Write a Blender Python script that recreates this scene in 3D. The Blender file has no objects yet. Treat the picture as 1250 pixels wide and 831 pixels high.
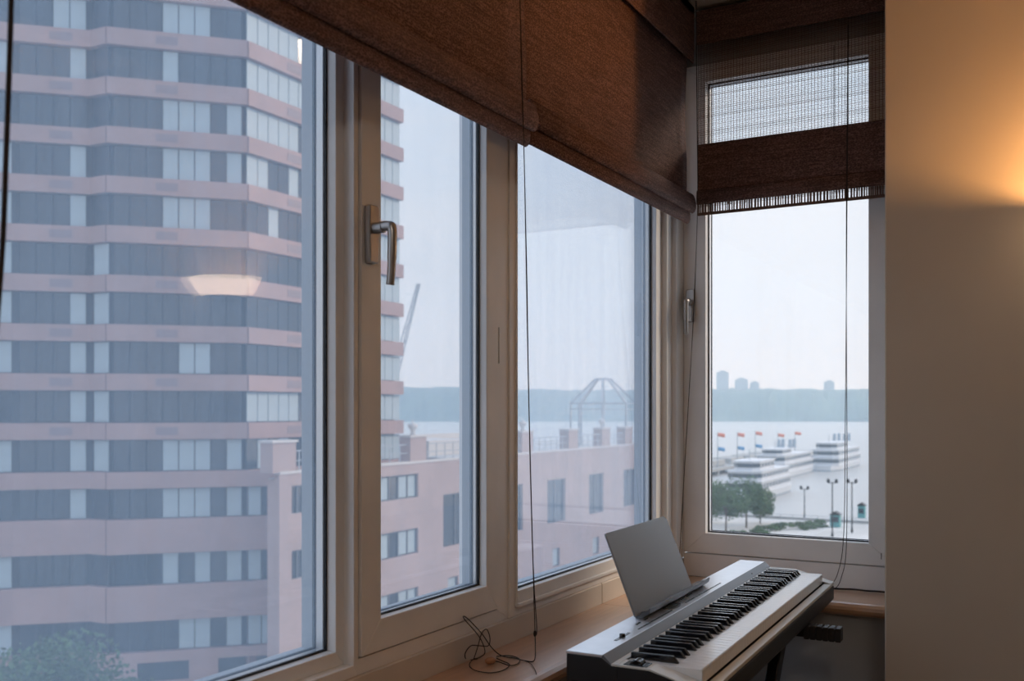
import bpy, bmesh, math, random
from mathutils import Vector, Matrix
random.seed(7)
SC = bpy.context.scene
COL = SC.collection

# ------------------------------------------------------------------ camera
F, CX, VH, ZC = 1190.0, 625.0, 500.0, 1.235
TH = math.atan(665 / 1190.0)
CT, ST = math.cos(TH), math.sin(TH)
cam = bpy.data.cameras.new('camera')
cam.sensor_width = 36.0
cam.lens = F / 1250.0 * 36.0
cam.shift_y = (VH - 415.5) / 1250.0
cam.clip_start = 0.05
cam.clip_end = 6000
cam.dof.use_dof = True
cam.dof.focus_distance = 2.7
cam.dof.aperture_fstop = 5.0
camo = bpy.data.objects.new('camera', cam)
COL.objects.link(camo)
camo.location = (0, 0, ZC)
camo.rotation_euler = (math.pi / 2, 0, TH)
SC.camera = camo

# ------------------------------------------------------------------ world sky
w = bpy.data.worlds.new('sky')
SC.world = w
w.use_nodes = True
nt = w.node_tree
nt.nodes.clear()
N = nt.nodes.new
out = N('ShaderNodeOutputWorld'); bg = N('ShaderNodeBackground')
tc = N('ShaderNodeTexCoord'); sp = N('ShaderNodeSeparateXYZ'); ramp = N('ShaderNodeValToRGB')
nt.links.new(tc.outputs['Generated'], sp.inputs[0])
nt.links.new(sp.outputs['Z'], ramp.inputs[0])
e = ramp.color_ramp.elements
e[0].position = 0.0; e[0].color = (0.645, 0.605, 0.57, 1)
e[1].position = 1.0; e[1].color = (0.80, 1.0, 1.36, 1)
x = ramp.color_ramp.elements.new(0.14); x.color = (0.595, 0.597, 0.605, 1)
x = ramp.color_ramp.elements.new(0.34); x.color = (0.54, 0.64, 0.77, 1)
mp = N('ShaderNodeMapping'); mp.inputs['Scale'].default_value = (2.2, 2.2, 7.5)
nz = N('ShaderNodeTexNoise'); nz.inputs['Scale'].default_value = 1.6; nz.inputs['Detail'].default_value = 5
nz.inputs['Roughness'].default_value = 0.5
nt.links.new(tc.outputs['Generated'], mp.inputs[0]); nt.links.new(mp.outputs[0], nz.inputs['Vector'])
cr = N('ShaderNodeValToRGB')
cr.color_ramp.elements[0].position = 0.42; cr.color_ramp.elements[0].color = (0, 0, 0, 1)
cr.color_ramp.elements[1].position = 0.68; cr.color_ramp.elements[1].color = (1, 1, 1, 1)
nt.links.new(nz.outputs[0], cr.inputs[0])
mx = N('ShaderNodeMix'); mx.data_type = 'RGBA'
sc_ = N('ShaderNodeMath'); sc_.operation = 'MULTIPLY'; sc_.inputs[1].default_value = 0.5
nt.links.new(cr.outputs[0], sc_.inputs[0]); nt.links.new(sc_.outputs[0], mx.inputs[0])
nt.links.new(ramp.outputs[0], mx.inputs[6]); mx.inputs[7].default_value = (0.69, 0.665, 0.65, 1)
nt.links.new(mx.outputs[2], bg.inputs[0]); bg.inputs[1].default_value = 1.45
nt.links.new(bg.outputs[0], out.inputs[0])

# hazy late sun over the river
sl = bpy.data.lights.new('sun', 'SUN'); sl.energy = 2.6; sl.angle = math.radians(11); sl.color = (1.0, 0.86, 0.70)
so = bpy.data.objects.new('sun', sl); COL.objects.link(so)
so.rotation_euler = Vector((-0.60, -0.70, -0.42)).to_track_quat('-Z', 'Y').to_euler()

SC.view_settings.view_transform = 'Standard'
SC.view_settings.look = 'None'
SC.view_settings.exposure = 0.0
SC.view_settings.gamma = 1.0
SC.view_settings.use_curve_mapping = False
try:
    SC.cycles.use_denoising = True
    SC.cycles.max_bounces = 10
    SC.cycles.diffuse_bounces = 5
    SC.cycles.transparent_max_bounces = 40
    SC.cycles.volume_bounces = 3
    SC.cycles.caustics_reflective = False
    SC.cycles.caustics_refractive = False
    SC.cycles.sample_clamp_indirect = 4.0
except Exception:
    pass

# ------------------------------------------------------------------ helpers
def ray(u, v):
    r = (u - CX) / F
    return Vector((r * CT - ST, r * ST + CT, (VH - v) / F))
def onx(u, v, X): d = ray(u, v); return Vector((0, 0, ZC)) + d * (X / d.x)
def ony(u, v, Y): d = ray(u, v); return Vector((0, 0, ZC)) + d * (Y / d.y)
def onz(u, v, Z): d = ray(u, v); return Vector((0, 0, ZC)) + d * ((Z - ZC) / d.z)
def cw(lat, d): return (lat * CT - d * ST, lat * ST + d * CT)      # camera ground frame -> world

def tag(o, label=None, cat=None, group=None, kind=None):
    if label: o['label'] = label
    if cat: o['category'] = cat
    if group: o['group'] = group
    if kind: o['kind'] = kind
    return o

def empty(name, loc=(0, 0, 0), rz=0, parent=None):
    o = bpy.data.objects.new(name, None); COL.objects.link(o)
    o.location = loc; o.rotation_euler = (0, 0, rz); o.empty_display_size = 0.1
    if parent: o.parent = parent
    return o

class MB:
    """collects shapes, then links them as one mesh object"""
    def __init__(s): s.v = []; s.f = []
    def add(s, vs, fs):
        n = len(s.v); s.v += [tuple(p) for p in vs]; s.f += [tuple(i + n for i in f) for f in fs]; return s
    def box(s, x0, x1, y0, y1, z0, z1):
        return s.add([(x0,y0,z0),(x1,y0,z0),(x1,y1,z0),(x0,y1,z0),(x0,y0,z1),(x1,y0,z1),(x1,y1,z1),(x0,y1,z1)],
                     [(0,3,2,1),(4,5,6,7),(0,1,5,4),(1,2,6,5),(2,3,7,6),(3,0,4,7)])
    def prism(s, poly, a, b, axis):
        """poly: 2D points; extruded along axis from a to b ('x': (y,z), 'y': (x,z), 'z': (x,y))"""
        n = len(poly)
        def P(p, t): return {'x': (t, p[0], p[1]), 'y': (p[0], t, p[1]), 'z': (p[0], p[1], t)}[axis]
        vs = [P(p, a) for p in poly] + [P(p, b) for p in poly]
        fs = [tuple(range(n)), tuple(range(2 * n - 1, n - 1, -1))]
        fs += [(i, i + n, (i + 1) % n + n, (i + 1) % n) for i in range(n)]
        return s.add(vs, fs)
    def beam(s, a, b, wd, ht=None):
        """rectangular bar from a to b"""
        a = Vector(a); b = Vector(b); ht = ht or wd
        d = (b - a).normalized()
        up = Vector((0, 0, 1)) if abs(d.z) < .95 else Vector((1, 0, 0))
        sx = d.cross(up).normalized() * wd / 2; sy = sx.cross(d).normalized() * ht / 2
        vs = [a - sx - sy, a + sx - sy, a + sx + sy, a - sx + sy, b - sx - sy, b + sx - sy, b + sx + sy, b - sx + sy]
        return s.add(vs, [(0,3,2,1),(4,5,6,7),(0,1,5,4),(1,2,6,5),(2,3,7,6),(3,0,4,7)])
    def tube(s, pts, r, n=8, cap=True):
        pts = [Vector(p) for p in pts]
        rs = r if isinstance(r, (list, tuple)) else [r] * len(pts)
        base = len(s.v); ref = None
        for i, p in enumerate(pts):
            t = (pts[min(i + 1, len(pts) - 1)] - pts[max(i - 1, 0)]).normalized()
            if ref is None: ref = Vector((0, 0, 1)) if abs(t.z) < .9 else Vector((1, 0, 0))
            a = t.cross(ref)
            if a.length < 1e-6: a = t.orthogonal()
            a.normalize(); b = a.cross(t).normalized(); ref = b
            for k in range(n):
                q = 2 * math.pi * k / n
                s.v.append(tuple(p + (a * math.cos(q) + b * math.sin(q)) * rs[i]))
        for i in range(len(pts) - 1):
            for k in range(n):
                k2 = (k + 1) % n
                s.f.append((base + i*n + k, base + i*n + k2, base + (i+1)*n + k2, base + (i+1)*n + k))
        if cap:
            s.f.append(tuple(base + k for k in range(n - 1, -1, -1)))
            s.f.append(tuple(base + (len(pts)-1)*n + k for k in range(n)))
        return s
    def lathe(s, prof, n=24, c=(0, 0, 0), arc=2 * math.pi, a0=0):
        """prof: (r, z) list, about z"""
        base = len(s.v); m = len(prof); closed = abs(arc - 2 * math.pi) < 1e-6
        cols = n if closed else n + 1
        for k in range(cols):
            q = a0 + arc * k / n
            for r, z in prof: s.v.append((c[0] + r*math.cos(q), c[1] + r*math.sin(q), c[2] + z))
        for k in range(n):
            k2 = (k + 1) % cols
            for i in range(m - 1):
                s.f.append((base + k*m + i, base + k2*m + i, base + k2*m + i + 1, base + k*m + i + 1))
        return s
    def ring(s, axis, d0, d1, o, i):
        """mitred rectangular frame; o and i = (a0,a1,z0,z1); axis 'x' frame lies in y-z, 'y' in x-z"""
        oc = [(o[0],o[2]),(o[1],o[2]),(o[1],o[3]),(o[0],o[3])]; ic = [(i[0],i[2]),(i[1],i[2]),(i[1],i[3]),(i[0],i[3])]
        for k in range(4):
            k2 = (k + 1) % 4
            s.prism([oc[k], oc[k2], ic[k2], ic[k]], d0, d1, axis)
        return s
    def build(s, name, mat, parent=None, smooth=False, bevel=0, seg=2, loc=None):
        me = bpy.data.meshes.new(name); me.from_pydata(s.v, [], s.f)
        bm = bmesh.new(); bm.from_mesh(me); bmesh.ops.recalc_face_normals(bm, faces=bm.faces[:]); bm.to_mesh(me); bm.free()
        if mat: me.materials.append(mat)
        if smooth:
            me.polygons.foreach_set('use_smooth', [True] * len(me.polygons))
        o = bpy.data.objects.new(name, me); COL.objects.link(o)
        if loc: o.location = loc
        if parent: o.parent = parent
        if bevel:
            m = o.modifiers.new('bevel', 'BEVEL'); m.width = bevel; m.segments = seg; m.limit_method = 'ANGLE'; m.angle_limit = math.radians(40)
            m.harden_normals = False
        return o

def share(name, mesh, parent, loc=(0, 0, 0), rz=0, mat=None):
    o = bpy.data.objects.new(name, mesh); COL.objects.link(o); o.location = loc; o.rotation_euler = (0, 0, rz)
    if parent: o.parent = parent
    return o

def spline(pts, n=8):
    pts = [Vector(p) for p in pts]; outp = []
    for i in range(len(pts) - 1):
        p0 = pts[max(i-1, 0)]; p1 = pts[i]; p2 = pts[i+1]; p3 = pts[min(i+2, len(pts)-1)]
        for k in range(n):
            t = k / n
            outp.append(0.5 * ((2*p1) + (p2-p0)*t + (2*p0-5*p1+4*p2-p3)*t*t + (3*p1-p0-3*p2+p3)*t**3))
    outp.append(pts[-1]); return outp

# ------------------------------------------------------------------ materials
def pmat(name, col, rough=0.5, metal=0.0, spec=0.5, var=0.0, vscale=20.0, bump=0.0, bscale=200.0, stretch=None, coat=0.0, col2=None):
    m = bpy.data.materials.new(name); m.use_nodes = True; t = m.node_tree; b = t.nodes['Principled BSDF']
    b.inputs['Base Color'].default_value = (*col, 1); b.inputs['Roughness'].default_value = rough
    b.inputs['Metallic'].default_value = metal; b.inputs['Specular IOR Level'].default_value = spec
    b.inputs['Coat Weight'].default_value = coat; b.inputs['Coat Roughness'].default_value = 0.30
    if var or bump or col2:
        c = t.nodes.new('ShaderNodeTexCoord'); mp = t.nodes.new('ShaderNodeMapping')
        t.links.new(c.outputs['Object'], mp.inputs[0])
        if stretch: mp.inputs['Scale'].default_value = stretch
    if var or col2:
        n = t.nodes.new('ShaderNodeTexNoise'); n.inputs['Scale'].default_value = vscale; n.inputs['Detail'].default_value = 4
        t.links.new(mp.outputs[0], n.inputs['Vector'])
        r = t.nodes.new('ShaderNodeValToRGB'); r.color_ramp.elements[0].position = .3; r.color_ramp.elements[1].position = .7
        a = col; bb = col2 if col2 else tuple(min(1, k * (1 + var)) for k in col)
        if not col2: a = tuple(k * (1 - var) for k in col)
        r.color_ramp.elements[0].color = (*a, 1); r.color_ramp.elements[1].color = (*bb, 1)
        t.links.new(n.outputs[0], r.inputs[0]); t.links.new(r.outputs[0], b.inputs['Base Color'])
    if bump:
        n2 = t.nodes.new('ShaderNodeTexNoise'); n2.inputs['Scale'].default_value = bscale
        t.links.new(mp.outputs[0], n2.inputs['Vector'])
        bp = t.nodes.new('ShaderNodeBump'); bp.inputs['Strength'].default_value = bump; bp.inputs['Distance'].default_value = 0.002
        t.links.new(n2.outputs[0], bp.inputs['Height']); t.links.new(bp.outputs[0], b.inputs['Normal'])
    return m

def emit(name, col, s):
    m = bpy.data.materials.new(name); m.use_nodes = True; b = m.node_tree.nodes['Principled BSDF']
    b.inputs['Base Color'].default_value = (*col, 1); b.inputs['Emission Color'].default_value = (*col, 1); b.inputs['Emission Strength'].default_value = s
    return m

def glass(name, dust, tint=(1, 1, 1), streak=0.0):
    """clear pane with a film of dust: straight-through view, mirror reflection by angle, light scattered by the dust, tinted blue as a haze veil"""
    m = bpy.data.materials.new(name); m.use_nodes = True; t = m.node_tree; t.nodes.clear(); A = t.nodes.new; L = t.links.new
    o = A('ShaderNodeOutputMaterial'); tr = A('ShaderNodeBsdfTransparent'); tr.inputs[0].default_value = (*tint, 1)
    gl = A('ShaderNodeBsdfGlossy'); gl.inputs['Roughness'].default_value = 0.0
    lw = A('ShaderNodeLayerWeight'); pw = A('ShaderNodeMath'); pw.operation = 'POWER'; pw.inputs[1].default_value = 5.0
    L(lw.outputs['Facing'], pw.inputs[0])
    ma = A('ShaderNodeMath'); ma.operation = 'MULTIPLY_ADD'; ma.inputs[1].default_value = 0.9; ma.inputs[2].default_value = 0.022
    L(pw.outputs[0], ma.inputs[0])
    m1 = A('ShaderNodeMixShader'); L(ma.outputs[0], m1.inputs[0]); L(tr.outputs[0], m1.inputs[1]); L(gl.outputs[0], m1.inputs[2])
    tl = A('ShaderNodeBsdfTranslucent'); tl.inputs[0].default_value = (0.62, 0.80, 1.0, 1)  # blue tint puts the outdoor haze veil into the dust film
    c = A('ShaderNodeTexCoord'); mp = A('ShaderNodeMapping'); mp.inputs['Scale'].default_value = (14, 14, 0.9)
    n = A('ShaderNodeTexNoise'); n.inputs['Scale'].default_value = 2.0; n.inputs['Detail'].default_value = 3
    L(c.outputs['Object'], mp.inputs[0]); L(mp.outputs[0], n.inputs['Vector'])
    mr = A('ShaderNodeMapRange'); mr.inputs['From Min'].default_value = .3; mr.inputs['From Max'].default_value = .7
    mr.inputs['To Min'].default_value = dust * (1 - streak); mr.inputs['To Max'].default_value = dust * (1 + streak)
    L(n.outputs[0], mr.inputs[0])
    m2 = A('ShaderNodeMixShader'); L(mr.outputs[0], m2.inputs[0]); L(m1.outputs[0], m2.inputs[1]); L(tl.outputs[0], m2.inputs[2])
    L(m2.outputs[0], o.inputs[0]); return m

def weave(name, c1, c2, pitch_z=0.0034, pitch_h=0.006):
    m = bpy.data.materials.new(name); m.use_nodes = True; t = m.node_tree; b = t.nodes['Principled BSDF']; A = t.nodes.new; L = t.links.new
    b.inputs['Roughness'].default_value = .75; b.inputs['Specular IOR Level'].default_value = .25
    c = A('ShaderNodeTexCoord'); mp = A('ShaderNodeMapping'); mp.inputs['Scale'].default_value = (1/pitch_h, 1/pitch_h, 1/pitch_z); L(c.outputs['Object'], mp.inputs[0])
    n = A('ShaderNodeTexVoronoi'); n.inputs['Scale'].default_value = 1.0; L(mp.outputs[0], n.inputs['Vector'])
    mp2 = A('ShaderNodeMapping'); mp2.inputs['Scale'].default_value = (3, 3, 60); L(c.outputs['Object'], mp2.inputs[0])
    n2 = A('ShaderNodeTexNoise'); n2.inputs['Scale'].default_value = 3; n2.inputs['Detail'].default_value = 6; L(mp2.outputs[0], n2.inputs['Vector'])
    ad = A('ShaderNodeMath'); ad.operation = 'MULTIPLY'; L(n.outputs['Distance'], ad.inputs[0]); L(n2.outputs[0], ad.inputs[1])
    r = A('ShaderNodeValToRGB'); r.color_ramp.elements[0].position = .12; r.color_ramp.elements[1].position = .45
    r.color_ramp.elements[0].color = (*c1, 1); r.color_ramp.elements[1].color = (*c2, 1)
    L(ad.outputs[0], r.inputs[0]); L(r.outputs[0], b.inputs['Base Color'])
    bp = A('ShaderNodeBump'); bp.inputs['Strength'].default_value = .6; bp.inputs['Distance'].default_value = .0015
    L(n.outputs['Distance'], bp.inputs['Height']); L(bp.outputs[0], b.inputs['Normal'])
    return m

def brick(name, c1, c2, mortar, sx=1.0):
    m = bpy.data.materials.new(name); m.use_nodes = True; t = m.node_tree; b = t.nodes['Principled BSDF']; A = t.nodes.new; L = t.links.new
    b.inputs['Roughness'].default_value = .85
    c = A('ShaderNodeTexCoord'); sp = A('ShaderNodeSeparateXYZ'); L(c.outputs['Object'], sp.inputs[0])
    su = A('ShaderNodeMath'); su.operation = 'ADD'; L(sp.outputs[0], su.inputs[0]); L(sp.outputs[1], su.inputs[1])
    co = A('ShaderNodeCombineXYZ'); L(su.outputs[0], co.inputs[0]); L(sp.outputs[2], co.inputs[1])
    k = A('ShaderNodeTexBrick'); k.inputs['Scale'].default_value = 1.0; k.inputs['Brick Width'].default_value = .23 * sx; k.inputs['Row Height'].default_value = .075 * sx
    k.inputs['Mortar Size'].default_value = .008; k.inputs['Color1'].default_value = (*c1, 1); k.inputs['Color2'].default_value = (*c2, 1); k.inputs['Mortar'].default_value = (*mortar, 1)
    L(co.outputs[0], k.inputs['Vector'])
    n = A('ShaderNodeTexNoise'); n.inputs['Scale'].default_value = .35; n.inputs['Detail'].default_value = 4; L(c.outputs['Object'], n.inputs['Vector'])
    mx = A('ShaderNodeMix'); mx.data_type = 'RGBA'; mx.blend_type = 'MULTIPLY'; mx.inputs[0].default_value = .35
    L(k.outputs[0], mx.inputs[6]); L(n.outputs[0], mx.inputs[7]); L(mx.outputs[2], b.inputs['Base Color']); return m

M = {}
M['pvc'] = pmat('white_window_frame', (.88, .87, .86), .36, var=.05, vscale=6, bump=.04, bscale=90)
M['pvc_out'] = pmat('grey_outer_frame', (.42, .45, .48), .5)
M['gasket'] = pmat('black_rubber', (.012, .014, .018), .55)
M['spacer'] = pmat('aluminium_spacer', (.75, .76, .78), .35, metal=.7)
M['handle'] = pmat('satin_handle', (.44, .42, .41), .28, metal=.75)
M['glass1'] = glass('dusty_glass_heavy', .105, streak=.12)
M['glass2'] = glass('dusty_glass_light', .092, streak=.10)
M['glass3'] = glass('dusty_glass_streaked', .115, streak=.16)
M['glass4'] = glass('clean_glass', .018, streak=.1)
M['wall'] = pmat('painted_wall', (.54, .46, .36), .85, var=.03, vscale=3, bump=.12, bscale=350)
M['apron'] = pmat('apron_paint', (.66, .60, .53), .55, var=.04, vscale=5)
M['lowwall'] = pmat('grey_cover_paint', (.40, .39, .38), .7, var=.05, vscale=8, bump=.1, bscale=300)
M['ceil'] = pmat('ceiling_paint', (.72, .69, .62), .9, bump=.05, bscale=200)
M['floor'] = pmat('dark_oak_floor', (.16, .09, .05), .4, col2=(.24, .14, .08), vscale=4, stretch=(12, 1, 1))
M['sill'] = pmat('beech_laminate', (.46, .245, .125), .36, col2=(.58, .33, .18), vscale=5, stretch=(14, 1.2, 14), spec=.8, coat=.8)
M['sill2'] = pmat('beech_laminate_cross', (.46, .245, .125), .36, col2=(.58, .33, .18), vscale=5, stretch=(1.2, 14, 14), spec=.8, coat=.8)
M['weave'] = weave('brown_woven_reed', (.070, .036, .030), (.24, .132, .106))
M['reed'] = pmat('brown_reed', (.12, .06, .04), .7, var=.35, vscale=60)
M['cord'] = pmat('dark_cord', (.030, .018, .014), .8)
M['wood'] = pmat('tassel_wood', (.45, .22, .11), .5, var=.2, vscale=60)

# =========================================================================================== ROOM
XF = -1.217      # room face of the left window wall
YB = 3.36        # room face of the far window wall
YP = 2.70        # face of the projecting wall on the right
XP = -0.489 / 3.36 * YP
Y0 = -3.0; X1 = 3.4; ZT = 2.64

o = MB().box(XF - .3, X1 + .2, Y0 - .2, YB + .3, -.2, 0).build('floor', M['floor']); tag(o, 'dark brown wooden floor of the room', 'floor', kind='structure')
o = MB().box(XF - .12, X1 + .2, Y0 - .2, YB + .12, ZT, ZT + .2).build('ceiling', M['ceil']); tag(o, 'pale plaster ceiling lit warm above the shades', 'ceiling', kind='structure')
o = MB().box(XP, X1 + .2, YP, YB + .3, 0, ZT).build('wall_right', M['wall'], bevel=.004); tag(o, 'tan plaster wall projecting beside the far window with lamp glow', 'wall', kind='structure')
o = MB().box(X1, X1 + .2, Y0, YP, 0, ZT).build('wall_side', M['wall']); tag(o, 'tan plaster side wall opposite the window row', 'wall', kind='structure')
o = MB().box(XF - .3, X1 + .2, Y0 - .2, Y0, 0, ZT).build('wall_back', M['wall']); tag(o, 'tan plaster wall at the back of the room', 'wall', kind='structure')
# left wall: below sill, header, and solid length behind the viewer
m = MB()
m.box(XF - .12, -1.04, -.75, YB + .02, 0, .60)
m.box(XF - .12, XF - .02, -.75, YB + .05, 2.47, ZT)
m.box(XF - .12, XF + .02, Y0, -.75, 0, ZT)
m.box(XF - .12, XF - .004, -.75, YB + .05, .60, .70)
o = m.build('wall_left', M['lowwall']); tag(o, 'low painted wall and header carrying the row of three windows', 'wall', kind='structure')
m = MB()
m.box(-1.04, XP, 3.16, YB + .12, 0, .60)
m.box(-1.32, XP + .05, YB + .02, YB + .12, 2.47, ZT)
m.box(-1.32, XP + .05, YB + .006, YB + .12, .60, .70)
o = m.build('wall_far', M['lowwall']); tag(o, 'low grey painted wall under the narrow far window', 'wall', kind='structure')

# sills with rounded nose
def nose(d0, d1, z0, z1, n=6):
    """profile from the wall d0 to the rounded front d1"""
    r = (z1 - z0) / 2; sg = 1 if d1 > d0 else -1
    pts = [(d0, z0), (d0, z1)]
    for k in range(n + 1):
        q = math.pi / 2 - math.pi * k / n
        pts.append((d1 - sg * r + sg * r * math.cos(q), (z0 + z1) / 2 + r * math.sin(q)))
    return pts
o = MB().prism(nose(XF - .003, -1.005, .600, .640), -.75, 2.744, 'y').build('trim_1', M['sill'], bevel=.0008); tag(o, 'long beech laminate window sill under the row of windows', 'window sill', kind='structure')
o = MB().prism(nose(XF - .003, -1.005, .600, .640), 2.7448, YB, 'y').build('trim_2', M['sill'], bevel=.0008); tag(o, 'short corner length of beech sill behind the piano rest', 'window sill', kind='structure')
o = MB().prism(nose(YB, 3.117, .600, .640), -1.015, XP, 'x').build('trim_3', M['sill2']); tag(o, 'beech laminate sill under the narrow far window', 'window sill', kind='structure')
o = MB().prism([(XF - .01, .640), (XF, .640), (XF, .700), (XF - .004, .705), (XF - .01, .705)], -.75, 2.743, 'y').build('trim_4', M['apron'], bevel=.001); tag(o, 'long cream apron board between sill and windows', 'apron board', kind='structure')
o = MB().prism([(XF - .01, .640), (XF, .640), (XF, .700), (XF - .004, .705), (XF - .01, .705)], 2.7465, YB, 'y').build('trim_5', M['apron'], bevel=.001); tag(o, 'short cream apron board piece in the corner', 'apron board', kind='structure')
# corner post, two steps
o = MB().box(XF - .09, -1.190, 3.240, 3.292, .705, 2.47).box(XF - .09, -1.172, 3.290, YB + .02, .705, 2.47).build('trim_6', M['pvc'], bevel=.002); tag(o, 'stepped white corner post joining the two window walls', 'post', kind='structure')

def glazing(win, axis, inner, g0, g1, mat, out0=None):
    """double pane with dark gaskets and a light spacer; inner=(a0,a1,z0,z1), g0 outside, g1 room side"""
    sg = 1 if g1 > g0 else -1
    a0, a1, z0, z1 = inner; T = .004 * sg
    for p0, p1 in ((g0, g0 + T), (g1 - T, g1)):
        m = MB()
        if axis == 'x': m.box(min(p0, p1), max(p0, p1), a0 - .006, a1 + .006, z0 - .006, z1 + .006)
        else: m.box(a0 - .006, a1 + .006, min(p0, p1), max(p0, p1), z0 - .006, z1 + .006)
        m.build('glass_pane', mat, win)
    b = (a0 - .008, a1 + .008, z0 - .008, z1 + .008)
    t = .005
    s0, s1 = g0 + T, g1 - T
    MB().ring(axis, min(s0, s1), max(s0, s1), b, (a0 + .002, a1 - .002, z0 + .002, z1 - .002)).build('spacer', M['spacer'], win)
    for q0, q1 in ((g1, g1 + .006 * sg), (g0 - .005 * sg, g0)):
        MB().ring(axis, min(q0, q1), max(q0, q1), b, (a0 + .004, a1 - .004, z0 + .004, z1 - .004)).build('gasket', M['gasket'], win)

# ---- window 1: big fixed pane
w1 = empty('window_1', (0, 0, 0)); tag(w1, 'large fixed window showing the apartment tower', 'window', kind='structure')
I1 = (-.60, 1.510, .757, 2.40)
MB().ring('x', -1.300, -1.242, (-.64, 1.536, .728, 2.44), I1).build('window_frame', M['pvc'], w1, bevel=.0015)
MB().ring('x', -1.330, -1.300, (-.64, 1.536, .728, 2.44), I1).build('outer_frame', M['pvc_out'], w1)
MB().ring('x', -1.330, XF, (-.75, 1.549, .705, 2.47), (-.64, 1.535, .728, 2.44)).build('outer_casing', M['pvc'], w1, bevel=.0015)
glazing(w1, 'x', I1, -1.294, -1.270, M['glass1'])

# ---- window 2: opening sash with a lever handle
w2 = empty('window_2', (0, 0, 0)); tag(w2, 'opening window with lever handle between two fixed panes', 'window', kind='structure')
I2 = (1.618, 2.043, .806, 2.39)
MB().ring('x', -1.255, -1.212, (1.5535, 2.100, .7405, 2.44), I2).build('sash_frame', M['pvc'], w2, bevel=.002)
MB().ring('x', -1.283, -1.255, (1.5535, 2.100, .7405, 2.44), I2).build('outer_frame', M['pvc_out'], w2)
MB().ring('x', -1.330, -1.2185, (1.5495, 2.160, .705, 2.47), (1.5505, 2.104, .737, 2.444)).build('outer_casing', M['pvc'], w2, bevel=.0015)
MB().box(-1.30, -1.214, 2.1605, 2.191, .705, 2.47).build('mullion', M['pvc'], w2, bevel=.002)
MB().box(-1.2185, -1.2105, 2.103, 2.109, 1.35, 1.44).build('hinge', M['pvc'], w2)
glazing(w2, 'x', I2, -1.2535, -1.2385, M['glass2'])

def lever(parent, loc, rz):
    """handle: tapered plate, boss and drop lever; local -y faces the room"""
    h = empty('window_handle', loc, rz, parent)
    MB().prism([(-.015, -.058), (.015, -.058), (.017, 0), (.0155, .054), (.012, .059), (-.012, .059), (-.0155, .054), (-.017, 0)], -.014, 0, 'y').build('handle_plate', M['handle'], h, bevel=.003)
    m = MB(); m.tube([(0, -.012, .012), (0, -.036, .012)], .0115, 14)
    m.build('boss', M['handle'], h, smooth=False, bevel=.001)
    lv = MB().tube(spline([(0, -.028, .014), (0, -.052, .013), (0, -.057, .002), (0, -.057, -.030), (0, -.055, -.078), (0, -.052, -.104)], 5),
                   [.0105] * 8 + [.0095] * 10 + [.0085] * 8, 12)
    lv.build('lever', M['handle'], h, smooth=True)
    return h
lever(w2, (-1.212, 1.578, 1.588), math.radians(90))

# ---- window 3: fixed pane by the corner
w3 = empty('window_3', (0, 0, 0)); tag(w3, 'fixed window by the corner showing the gazebo roof terrace', 'window', kind='structure')
I3 = (2.194, 3.184, .770, 2.40)
MB().ring('x', -1.262, -1.2085, (2.191, 3.240, .738, 2.44), I3).build('window_frame', M['pvc'], w3, bevel=.0015)
MB().ring('x', -1.290, -1.262, (2.191, 3.240, .738, 2.44), I3).build('outer_frame', M['pvc_out'], w3)
MB().box(-1.29, -1.2035, 2.191, 3.240, .728, .738).box(-1.30, -1.217, 2.191, 3.24, .705, .728).build('bottom_ledge', M['pvc'], w3, bevel=.0015)
MB().box(-1.29, -1.2035, 2.191, 3.240, 2.44, 2.47).build('head_rail', M['pvc'], w3)
glazing(w3, 'x', I3, -1.251, -1.232, M['glass3'])

# ---- window 4: narrow sash in the far wall
w4 = empty('window_4', (0, 0, 0)); tag(w4, 'narrow white framed window overlooking the river and boats', 'window', kind='structure')
I4 = (-1.090, -.539, .797, 2.40)
MB().ring('y', YB, YB + .048, (-1.171, -.455, .7255, 2.462), I4).build('sash_frame', M['pvc'], w4, bevel=.002)
MB().ring('y', YB + .048, YB + .075, (-1.171, -.455, .7255, 2.462), I4).build('outer_frame', M['pvc_out'], w4)
MB().box(-1.172, XP, YB + .004, YB + .08, .640, .7215).box(-.4525, XP, YB + .004, YB + .08, .7215, 2.47).build('outer_casing', M['pvc'], w4, bevel=.0015)
MB().box(-.500, -.498, YB - .0008, YB + .002, .748, .768).build('drain_slot', M['gasket'], w4)
glazing(w4, 'y', I4, YB + .062, YB + .036, M['glass4'])
lever(w4, (-1.143, YB, 1.606), 0)

# =========================================================================================== ROMAN SHADES
def fold(mb, c, z0, z1, dx, a, b, axis):
    """a soft hanging loop of cloth: teardrop section extruded along the shade"""
    n = 12; poly = []
    for k in range(n):
        q = 2 * math.pi * k / n
        r = math.sin(q)
        zz = (z0 + z1) / 2 + (z1 - z0) / 2 * math.cos(q)
        bulge = .5 + .5 * (1 - (zz - z0) / (z1 - z0))
        poly.append((c + dx * (r * bulge), zz))
    mb.prism(poly, a, b, axis)

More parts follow.
